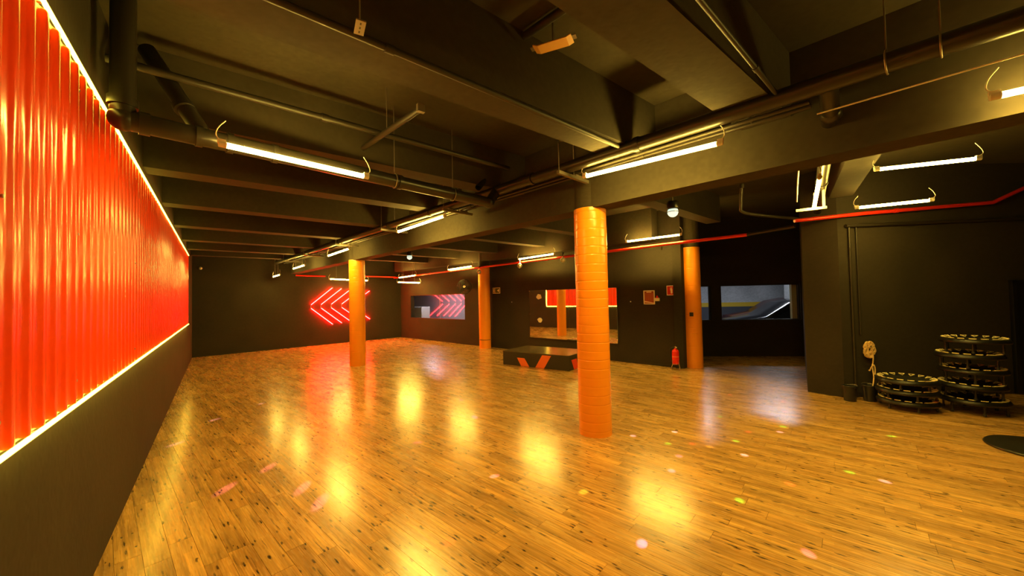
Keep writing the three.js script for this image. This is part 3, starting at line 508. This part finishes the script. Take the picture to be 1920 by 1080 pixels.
{ // fire extinguisher on a stand
  const g = thing('fire_extinguisher', 'red fire extinguisher on a thin leg stand beside the pillar', 'fire extinguisher', V(9.00, 0, 4.76), facing([-0.9, -0.43]));
  const red = mat(lin(0.75, 0.02, 0.012), 0.28);
  part('cylinder', new THREE.LatheGeometry([[0, 0.13], [0.07, 0.13], [0.083, 0.145], [0.083, 0.44], [0.075, 0.475], [0.045, 0.505], [0.026, 0.52], [0.026, 0.535], [0, 0.535]].map((p) => new THREE.Vector2(...p)), 32), red, g);
  part('label_band', cyl(0.0838, 0.0838, 0.015, 32, 0, 0.33, 0), mat(lin(0.9, 0.35, 0.15), 0.4), g).userData.label = 'pale orange band';
  part('valve', [cyl(0.018, 0.018, 0.05, 14, 0, 0.555, 0), box(0.03, 0.02, 0.10, 0, 0.58, 0.02)], M.chrome, g); part('lever', box(0.022, 0.008, 0.12, 0, 0.605, 0.03).rotateX(-0.1), M.black, g);
  part('gauge', cyl(0.018, 0.018, 0.012, 16).rotateX(Math.PI / 2).translate(0.02, 0.555, 0.02), M.white, g);
  part('hose', cable([new THREE.Vector3(-0.02, 0.56, 0), new THREE.Vector3(-0.11, 0.52, 0.01), new THREE.Vector3(-0.115, 0.35, 0.01), new THREE.Vector3(-0.10, 0.2, 0.01)], 0.011, 24, 8), M.black, g);
  part('stand_ring', new THREE.TorusGeometry(0.09, 0.006, 8, 32).rotateX(Math.PI / 2).translate(0, 0.15, 0), M.chrome, g);
  for (let i = 0; i < 4; i++) { const a = i * 1.5708 + 0.785, c = Math.cos(a), s = Math.sin(a); part('leg', rod(new THREE.Vector3(c * 0.09, 0.24, s * 0.09), new THREE.Vector3(c * 0.14, 0, s * 0.14), 0.006, 8), M.chrome, g); }
}
{ // little spot heads clamped to the red pipe
  for (const [d, y, l] of [[7.76, 2.98, 'small white clamp spotlight nearest the big pillar, over the mirror'], [9.49, 2.94, 'small white clamp spotlight over the mirror edge toward the exit sign'], [11.5, 2.86, 'small white clamp spotlight at the top of the wall pillar by the fan']]) {
    const p = onR(d, 0.76), g = thing('spot_head', l, 'spotlight', V(p[0], y, p[1]), facing([-0.75, -0.66]), 'clamp spotlights on the red pipe');
    part('shade', new THREE.LatheGeometry([[0.02, 0.09], [0.045, 0.07], [0.075, 0], [0.08, -0.04], [0.074, -0.04], [0.066, 0], [0.038, 0.066], [0.02, 0.082]].map((q) => new THREE.Vector2(...q)), 28).rotateX(-0.9), M.white, g);
    part('bulb', ball(0.05, 0, -0.01, 0.02, 20), mat(lin(0.95, 0.92, 0.85), 0.25), g); part('arm', rod(new THREE.Vector3(0, 0.06, -0.04), new THREE.Vector3(0, 0.2, -0.1), 0.008, 10), M.chrome, g); part('clamp', box(0.05, 0.05, 0.05, 0, 0.2, -0.11), M.black, g);
  }
}

// ------------------------------------------------------------------ disco lamps and the coloured dots they throw
const DOT = { v: [0.75, 0.45, 1], p: [1, 0.25, 0.65], g: [0.2, 1, 0.08], r: [1, 0.12, 0.06], o: [1, 0.45, 0.05], y: [0.8, 0.9, 0.1] };
function disco(pos, label, dots) {
  const g = thing('disco_lamp', label, 'disco lamp', V(...pos), 0.4, 'hanging disco lamps');
  part('housing', new THREE.LatheGeometry([[0, 0.17], [0.075, 0.165], [0.085, 0.13], [0.085, 0.06], [0.07, 0.04], [0, 0.04]].map((q) => new THREE.Vector2(...q)), 28), M.satinBlack, g);
  part('glowing_globe', ball(0.08, 0, 0, 0, 24), mat(lin(0.7, 0.8, 0.8), 0.1, { emissive: lin(0.55, 0.75, 0.62), emissiveIntensity: 1.1 }), g);
  part('stem', cyl(0.01, 0.01, SLAB - pos[1] - 0.16, 12, 0, 0.16 + (SLAB - pos[1] - 0.16) / 2, 0), M.steel, g);
  part('lens_ring', new THREE.TorusGeometry(0.078, 0.006, 8, 36).rotateX(Math.PI / 2), M.chrome, g);
  const top = V(...pos); g.updateMatrixWorld(true);
  for (const [x, d, c, k, s] of dots) {
    const to = V(x, 0, d), dist = to.distanceTo(top), l = new THREE.SpotLight(lin(...DOT[c]), k * dist * dist, 0, Math.atan((s || (dist > 7 ? 0.03 : 0.05)) / dist), 0.7); l.name = 'dot_beam'; l.castShadow = true; l.shadow.radius = 0.1;
    const dir = to.clone().sub(top).normalize(); l.position.copy(g.worldToLocal(top.clone().addScaledVector(dir, 0.092))); g.add(l); l.target.name = 'dot_target'; l.target.position.copy(g.worldToLocal(to.clone())); g.add(l.target);
  }
}
disco([5.6, 3.16, 2.93], 'glass globe disco lamp hanging behind the main beam near the big pillar', [[2.10, 4.67, 'p', 8.0], [2.73, 3.52, 'p', 8.0], [2.32, 3.25, 'p', 8.0], [2.78, 2.43, 'y', 6.4], [1.11, 3.75, 'p', 8.0], [2.53, 1.65, 'p', 8.0], [3.81, 2.10, 'v', 9.6], [4.47, 2.50, 'g', 8.0], [4.92, 2.65, 'v', 9.6], [4.38, 2.94, 'v', 9.6], [3.00, 1.79, 'r', 6.4], [4.22, 2.23, 'p', 8.0], [1.42, 2.62, 'r', 6.4], [1.47, 3.88, 'y', 6.4], [6.03, 2.52, 'g', 8.0], [5.56, 2.49, 'v', 9.6], [6.98, 1.94, 'v', 9.6], [5.18, 1.98, 'g', 8.0], [4.80, 1.75, 'v', 9.6], [4.76, 2.12, 'o', 6.4], [5.64, 2.00, 'r', 6.4], [5.94, 1.72, 'v', 9.6], [6.21, 1.76, 'g', 8.0], [3.72, 1.41, 'g', 8.0], [5.14, 0.89, 'g', 8.0], [3.33, 0.82, 'p', 8.0], [6.79, 0.75, 'g', 8.0], [5.14, 0.63, 'v', 9.6], [7.66, 2.16, 'r', 6.4], [7.46, 2.93, 'r', 6.4], [4.40, 1.21, 'r', 6.4], [4.69, 2.30, 'r', 6.4]]);
disco([4.75, 3.2, 10.94], 'glass globe disco lamp hanging by the farther beam pillar', [[-0.39, 6.83, 'v', 9.6], [0.03, 7.81, 'v', 9.6], [0.50, 5.12, 'p', 8.0], [0.79, 3.92, 'p', 8.0], [0.10, 4.83, 'p', 8.0], [0.71, 4.33, 'p', 8.0], [0.71, 8.42, 'v', 9.6], [3.60, 6.06, 'p', 8.0], [3.24, 5.05, 'v', 9.6]]);

// ------------------------------------------------------------------ passage windows, garage and cars
{
  const nG = normalOf(G0, G1), aG = facing(nG), nb = [-nG[0], -nG[1]];
  const at = (t, k) => { const p = gp(t); return [p[0] + nb[0] * k, p[1] + nb[1] * k]; };
  let n = 2;
  for (const [t0, t1, mull, label] of [[GW.a0, GW.a1, 0, 'narrow passage window half hidden by the orange pillar'], [GW.b0, GW.b1, 0, 'wide passage window showing the parked cars']]) {
    const L = Math.hypot(gp(t1)[0] - gp(t0)[0], gp(t1)[1] - gp(t0)[1]), c = at((t0 + t1) / 2, 0.1), w = struct('window_' + n++, null, null, label); w.position.copy(V(c[0], GW.y0, c[1])); w.rotation.y = aG; const hh = GW.y1 - GW.y0;
    part('pane', box(L, hh, 0.006, 0, hh / 2, 0), M.glass, w); part('window_frame', [box(L, 0.02, 0.06, 0, 0.01, 0), box(L, 0.02, 0.06, 0, hh - 0.01, 0), box(0.02, hh, 0.06, -L / 2 + 0.01, hh / 2, 0), box(0.02, hh, 0.06, L / 2 - 0.01, hh / 2, 0)], M.black, w);
  }
  { const a = at(0.985, 0.12), b = at(1.10, 0.12); S('trim_40', [planBox(at(0.958, 0.24), at(1.01, 0.24), 0, 3, -0.1, 0)], mat(lin(0.5, 0.42, 0.16), 0.6), 'pale yellow post beside the passage window'); }
  const OFF = 6.2, w0 = at(-1.0, OFF), w1 = at(2.6, OFF), lightW = mat(lin(0.55, 0.57, 0.62), 0.8, { map: paintTone }), dark = mat(lin(0.05, 0.055, 0.07), 0.6), yellow = mat(lin(0.62, 0.40, 0.02), 0.6), deck = mat(lin(0.10, 0.10, 0.11), 0.6);
  S('wall_garage', [planBox(w0, w1, 1.46, 3.2, -0.15, 0)], lightW, 'pale garage wall above the yellow band');
  S('wall_garage_band', [planBox(w0, w1, 1.27, 1.46, -0.15, 0)], yellow, 'yellow painted band on the garage wall');
  S('wall_garage_base', [planBox(w0, w1, 0, 1.27, -0.15, 0)], dark, 'dark painted lower garage wall');
  S('floor_garage', [planBox(at(-0.3, 0.22), at(2.6, 0.22), -0.1, -0.004, -6.2, 0)], deck, 'grey concrete garage floor');
  S('ceiling_garage', [planBox(at(-0.3, 0.22), at(2.6, 0.22), 3.2, 3.3, -6.2, 0)], deck, 'grey garage ceiling');
  S('wall_garage_side', [planBox(at(-0.3, 0.2), w0, 0, 3.2, 0, 0.15), planBox(at(2.6, 0.2), w1, 0, 3.2, -0.15, 0)], lightW, 'garage side walls');
  S('trim_41', [planBox(at(1.55, 4.2), at(1.66, 4.2), 0, 3.2, -0.3, 0)], lightW, 'white garage column');
  for (const [t, k, l] of [[0.45, 3.4, 'cool garage tube light over the parked cars'], [1.2, 3.0, 'cool garage tube light further from the passage']]) {
    const p = at(t, k), g = thing('garage_lamp', l, 'tube lamp', V(p[0], 3.12, p[1]), aG + 0.2); part('housing', box(1.5, 0.05, 0.12, 0, 0.03, 0), M.white, g); part('glowing_tube', cyl(0.02, 0.02, 1.4, 14).rotateZ(Math.PI / 2).translate(0, -0.015, 0), mat(lin(0.9, 0.9, 0.9), 0.4, { emissive: lin(0.85, 0.92, 1), emissiveIntensity: 8 }), g);
    const L = new THREE.RectAreaLight(lin(0.85, 0.92, 1), 105, 1.4, 0.1); L.name = 'garage_light'; L.position.set(0, -0.04, 0); L.rotation.x = -Math.PI / 2; g.add(L);
  }
  const sg = at(0.5, OFF - 0.01), vs = thing('garage_vent', 'small dark vent on the pale garage wall', 'vent', V(sg[0], 1.98, sg[1]), aG); part('frame', box(0.28, 0.1, 0.02, 0, 0, 0.01), M.black, vs); part('slat', box(0.24, 0.02, 0.03, 0, 0, 0.012), dark, vs);
  function car(t, k, turn, paint, label) {
    const p = at(t, k), g = thing('parked_car', label, 'car', V(p[0], 0, p[1]), aG + turn, 'cars parked in the garage');
    const side = [[-2.1, 0.32], [-2.15, 0.62], [-2.05, 0.82], [-1.15, 0.98], [-0.45, 1.42], [0.1, 1.52], [0.9, 1.5], [1.55, 1.28], [2.0, 1.02], [2.12, 0.8], [2.1, 0.34]];
    part('body', toCreasedNormals(extrude(side, 1.5, 0.12).translate(0, 0, -0.75), 0.6), mat(paint, 0.18), g);
    const gl = mat(lin(0.02, 0.022, 0.026), 0.06);
    for (const s of [-1, 1]) part('side_window', extrude([[-1.0, 1.0], [-0.42, 1.34], [0.1, 1.43], [0.9, 1.41], [1.4, 1.24], [1.5, 1.0]], 0.01).translate(0, 0, s * 0.872 - 0.005), gl, g);
    part('windscreen', box(0.80, 0.02, 1.35, 0, 0, 0).rotateZ(0.56).translate(-0.80, 1.275, 0), gl, g); part('rear_window', box(0.66, 0.02, 1.3).rotateZ(-0.42).translate(1.28, 1.475, 0), gl, g);
    for (const s of [-1, 1]) { part('headlight', rbox(0.1, 0.13, 0.36, 0.03, -2.16, 0.70, s * 0.58), mat(lin(0.8, 0.82, 0.85), 0.1), g); part('tail_light', rbox(0.08, 0.14, 0.3, 0.03, 2.17, 0.84, s * 0.62), mat(lin(0.4, 0.01, 0.01), 0.2), g); }
    part('grille', box(0.05, 0.16, 0.7, -2.24, 0.55, 0), M.chrome, g); part('bumper', rbox(0.14, 0.2, 1.7, 0.05, -2.2, 0.40, 0), mat(paint, 0.25), g);
    for (const x of [-1.35, 1.35]) for (const s of [-1, 1]) { const w = part('wheel', new THREE.TorusGeometry(0.24, 0.09, 12, 28).translate(x, 0.33, s * 0.80), M.rubber, g); part('rim', cyl(0.19, 0.19, 0.1, 20).rotateX(Math.PI / 2).translate(x, 0.33, s * 0.84), M.chrome, w); }
  }
  car(1.30, 2.3, -0.10, lin(0.012, 0.013, 0.016), 'black parked car close behind the passage window');
  car(1.62, 4.9, -0.05, lin(0.10, 0.012, 0.012), 'dark red parked car behind the black one');
}

// ------------------------------------------------------------------ corner with trampolines, rope, buckets, door
const nE = normalOf(K1, E1), aE = facing(nE);
{
  const R = 0.33, cord = mat(lin(0.80, 0.72, 0.42), 0.45), matm = mat(lin(0.007, 0.007, 0.007), 0.6), skirt = mat(lin(0.006, 0.006, 0.006), 0.4);
  const frameG = new THREE.TorusGeometry(R, 0.016, 12, 64).rotateX(Math.PI / 2);
  const skirtG = new THREE.LatheGeometry([[0.285, 0.006], [0.31, 0.020], [0.345, 0.012], [0.362, -0.02], [0.358, -0.045], [0.33, -0.05], [0.30, -0.02]].map((p) => new THREE.Vector2(...p)), 64);
  const matG = new THREE.LatheGeometry([[0, -0.006], [0.15, -0.004], [0.272, 0.004], [0.275, 0], [0.15, -0.010], [0, -0.012]].map((p) => new THREE.Vector2(...p)), 48);
  const legs = {}, legOf = (u) => legs[u] ||= cyl(0.013, 0.013, u - 0.03, 12), tipG = cyl(0.018, 0.018, 0.03, 12);
  const cordG = merge([rod(new THREE.Vector3(0.268, 0.012, 0), new THREE.Vector3(0.325, 0.030, -0.032), 0.0055, 6), rod(new THREE.Vector3(0.268, 0.012, 0), new THREE.Vector3(0.325, 0.030, 0.032), 0.0055, 6), rod(new THREE.Vector3(0.327, 0.030, -0.036), new THREE.Vector3(0.327, 0.030, 0.036), 0.0055, 6)]);
  function trampoline(x, d, rim, u, label, group, tilt) {
    const g = thing('mini_trampoline', label, 'trampoline', V(x, rim - u, d), rnd() * 6.28, group); g.rotation.z = tilt;
    const top = new THREE.Object3D();
    const P = (name, geo, m, par = g) => { const o = shade(new THREE.Mesh(geo, m)); o.name = name; par.add(o); return o; };
    const f = P('frame', frameG, M.satinBlack); f.position.y = u; P('skirt', skirtG, skirt).position.y = u; P('jumping_mat', matG, matm).position.y = u;
    for (let i = 0; i < 18; i++) { const o = P('elastic_cord', cordG, cord); o.position.y = u; o.rotation.y = i / 18 * Math.PI * 2; }
    for (let i = 0; i < 6; i++) { const a = i / 6 * Math.PI * 2, o = P('leg', legOf(u), M.satinBlack); o.position.set(Math.cos(a) * 0.315, u / 2 + 0.006, Math.sin(a) * 0.315); const t = P('rubber_foot', tipG, M.rubber, o); t.position.y = -(u - 0.03) / 2 + 0.01; }
  }
  const rankL = ['lowest', 'middle', 'topmost'], rankR = ['lowest', 'second from the floor', 'middle', 'second from the top', 'topmost'];
  for (let i = 0; i < 3; i++) trampoline(8.55 + [0.02, 0.0, -0.02][i], 0.75, 0.142 + i * 0.164, 0.142, rankL[i] + ' black mini trampoline of the short stack beside the bucket', 'trampolines of the short stack', 0);
  for (let i = 0; i < 5; i++) trampoline(9.02 + [0, -0.02, 0.02, -0.03, 0.02][i], 0.09 + [0, 0.02, 0, 0.03, -0.03][i], 0.2024 + i * 0.2244, 0.2024, rankR[i] + ' black mini trampoline of the tall stack', 'trampolines of the tall stack', 0);
}
function bucket(x, d, s, label) {
  const g = thing('bucket', label, 'bucket', V(x, 0, d), rnd() * 6, 'small black buckets');
  part('shell', new THREE.LatheGeometry([[0, 0], [0.075, 0], [0.082, 0.008], [0.098, 0.24], [0.106, 0.245], [0.106, 0.26], [0.096, 0.262], [0.092, 0.25], [0.076, 0.02], [0, 0.018]].map((p) => new THREE.Vector2(p[0] * s, p[1] * s)), 36), mat(lin(0.014, 0.014, 0.014), 0.35), g);
  part('handle', new THREE.TorusGeometry(0.102 * s, 0.004, 6, 32, Math.PI).rotateX(-1.2).translate(0, 0.235 * s, 0), M.steel, g);
  return g;
}
bucket(8.48, 1.42, 1.0, 'black bucket in the corner against the pier');
bucket(8.70, 1.20, 1.05, 'black bucket with a rope end hanging into it');
{
  const p = lerp2(K1, E1, (8.985 - K1[0]) / (E1[0] - K1[0])), g = thing('coiled_rope', 'pale coiled rope hanging on the dark wall above the bucket', 'rope', V(p[0] + nE[0] * 0.03, 0.84, p[1] + nE[1] * 0.03), aE);
  const pts = []; for (let i = 0; i < 420; i++) { const a = i * 0.31, r = 0.028 + 0.085 * (0.5 + 0.5 * Math.sin(i * 0.77)) + 0.012 * hsh(i, 12); pts.push(new THREE.Vector3(Math.cos(a) * r * 0.82 - 0.002, Math.sin(a) * r * 1.2, 0.02 + 0.03 * (hsh(i, 13)))); }
  part('coil', cable(pts, 0.0095, 1300, 6), M.rope, g); part('hook', [cyl(0.008, 0.008, 0.09, 10).rotateX(Math.PI / 2).translate(0, 0.06, 0.02), cyl(0.014, 0.014, 0.008, 12).rotateX(Math.PI / 2).translate(0, 0.06, 0.065)], M.steel, g);
  const L = (x, y, z) => new THREE.Vector3(x, y, z);
  part('tail', cable([L(0.01, 0.03, 0.06), L(0.035, -0.1, 0.06), L(0.025, -0.22, 0.06), L(0.005, -0.27, 0.07), L(-0.01, -0.36, 0.09), L(-0.03, -0.45, 0.12), L(-0.09, -0.54, 0.17), L(-0.16, -0.64, 0.21)], 0.009, 70, 8), M.rope, g);
  part('knot', [cable([L(0.01, -0.27, 0.07), L(-0.03, -0.33, 0.07), L(-0.05, -0.36, 0.07), L(-0.02, -0.29, 0.08), L(0.03, -0.26, 0.07), L(0.04, -0.34, 0.08), L(0.0, -0.42, 0.11)], 0.009, 50, 8), ball(0.016, 0.01, -0.27, 0.07), ball(0.014, -0.05, -0.355, 0.07)], M.rope, g);
}
{
  const a = lerp2(K1, E1, 0.60), b = lerp2(K1, E1, 0.86), d = struct('door_1', null, null, 'black door in the dark wall beyond the trampolines');
  part('door_panel', planBox(a, b, 0.01, 1.95, 0.004, 0.04), mat(lin(0.008, 0.008, 0.008), 0.5), d); part('door_frame', [planBox(a, lerp2(K1, E1, 0.615), 0.01, 2.0, 0.0, 0.06), planBox(lerp2(K1, E1, 0.845), b, 0.01, 2.0, 0.0, 0.06), planBox(a, b, 1.95, 2.0, 0, 0.06)], M.black, d);
  const s = lerp2(K1, E1, (8.82 - K1[0]) / (E1[0] - K1[0])), k = thing('wall_socket', 'tiny socket low on the dark wall beside the rope', 'socket', V(s[0] + nE[0] * 0.002, 0.86, s[1] + nE[1] * 0.002), aE); part('plate', rbox(0.05, 0.1, 0.012, 0.004, 0, 0, 0.006), M.black, k); for (const y of [-0.02, 0.02]) part('outlet', cyl(0.007, 0.007, 0.004, 10).rotateX(Math.PI / 2).translate(0, y, 0.013), M.white, k);
}
{ // round pedestal at the frame edge
  const g = thing('pedestal_stand', 'round black pedestal stand on the open floor near the trampolines', 'stand', V(7.40, 0, -0.42), 0.3);
  part('base', new THREE.LatheGeometry([[0, 0], [0.43, 0], [0.445, 0.012], [0.43, 0.03], [0.25, 0.045], [0.08, 0.07], [0.05, 0.1], [0, 0.1]].map((p) => new THREE.Vector2(...p)), 64), mat(lin(0.016, 0.016, 0.016), 0.3), g); part('post', cyl(0.03, 0.03, 1.0, 20, 0, 0.58, 0), M.satinBlack, g); part('collar', cyl(0.045, 0.045, 0.05, 20, 0, 0.12, 0), M.chrome, g); part('cap', ball(0.034, 0, 1.08, 0), M.satinBlack, g);
}
renderer.render(scene, camera);
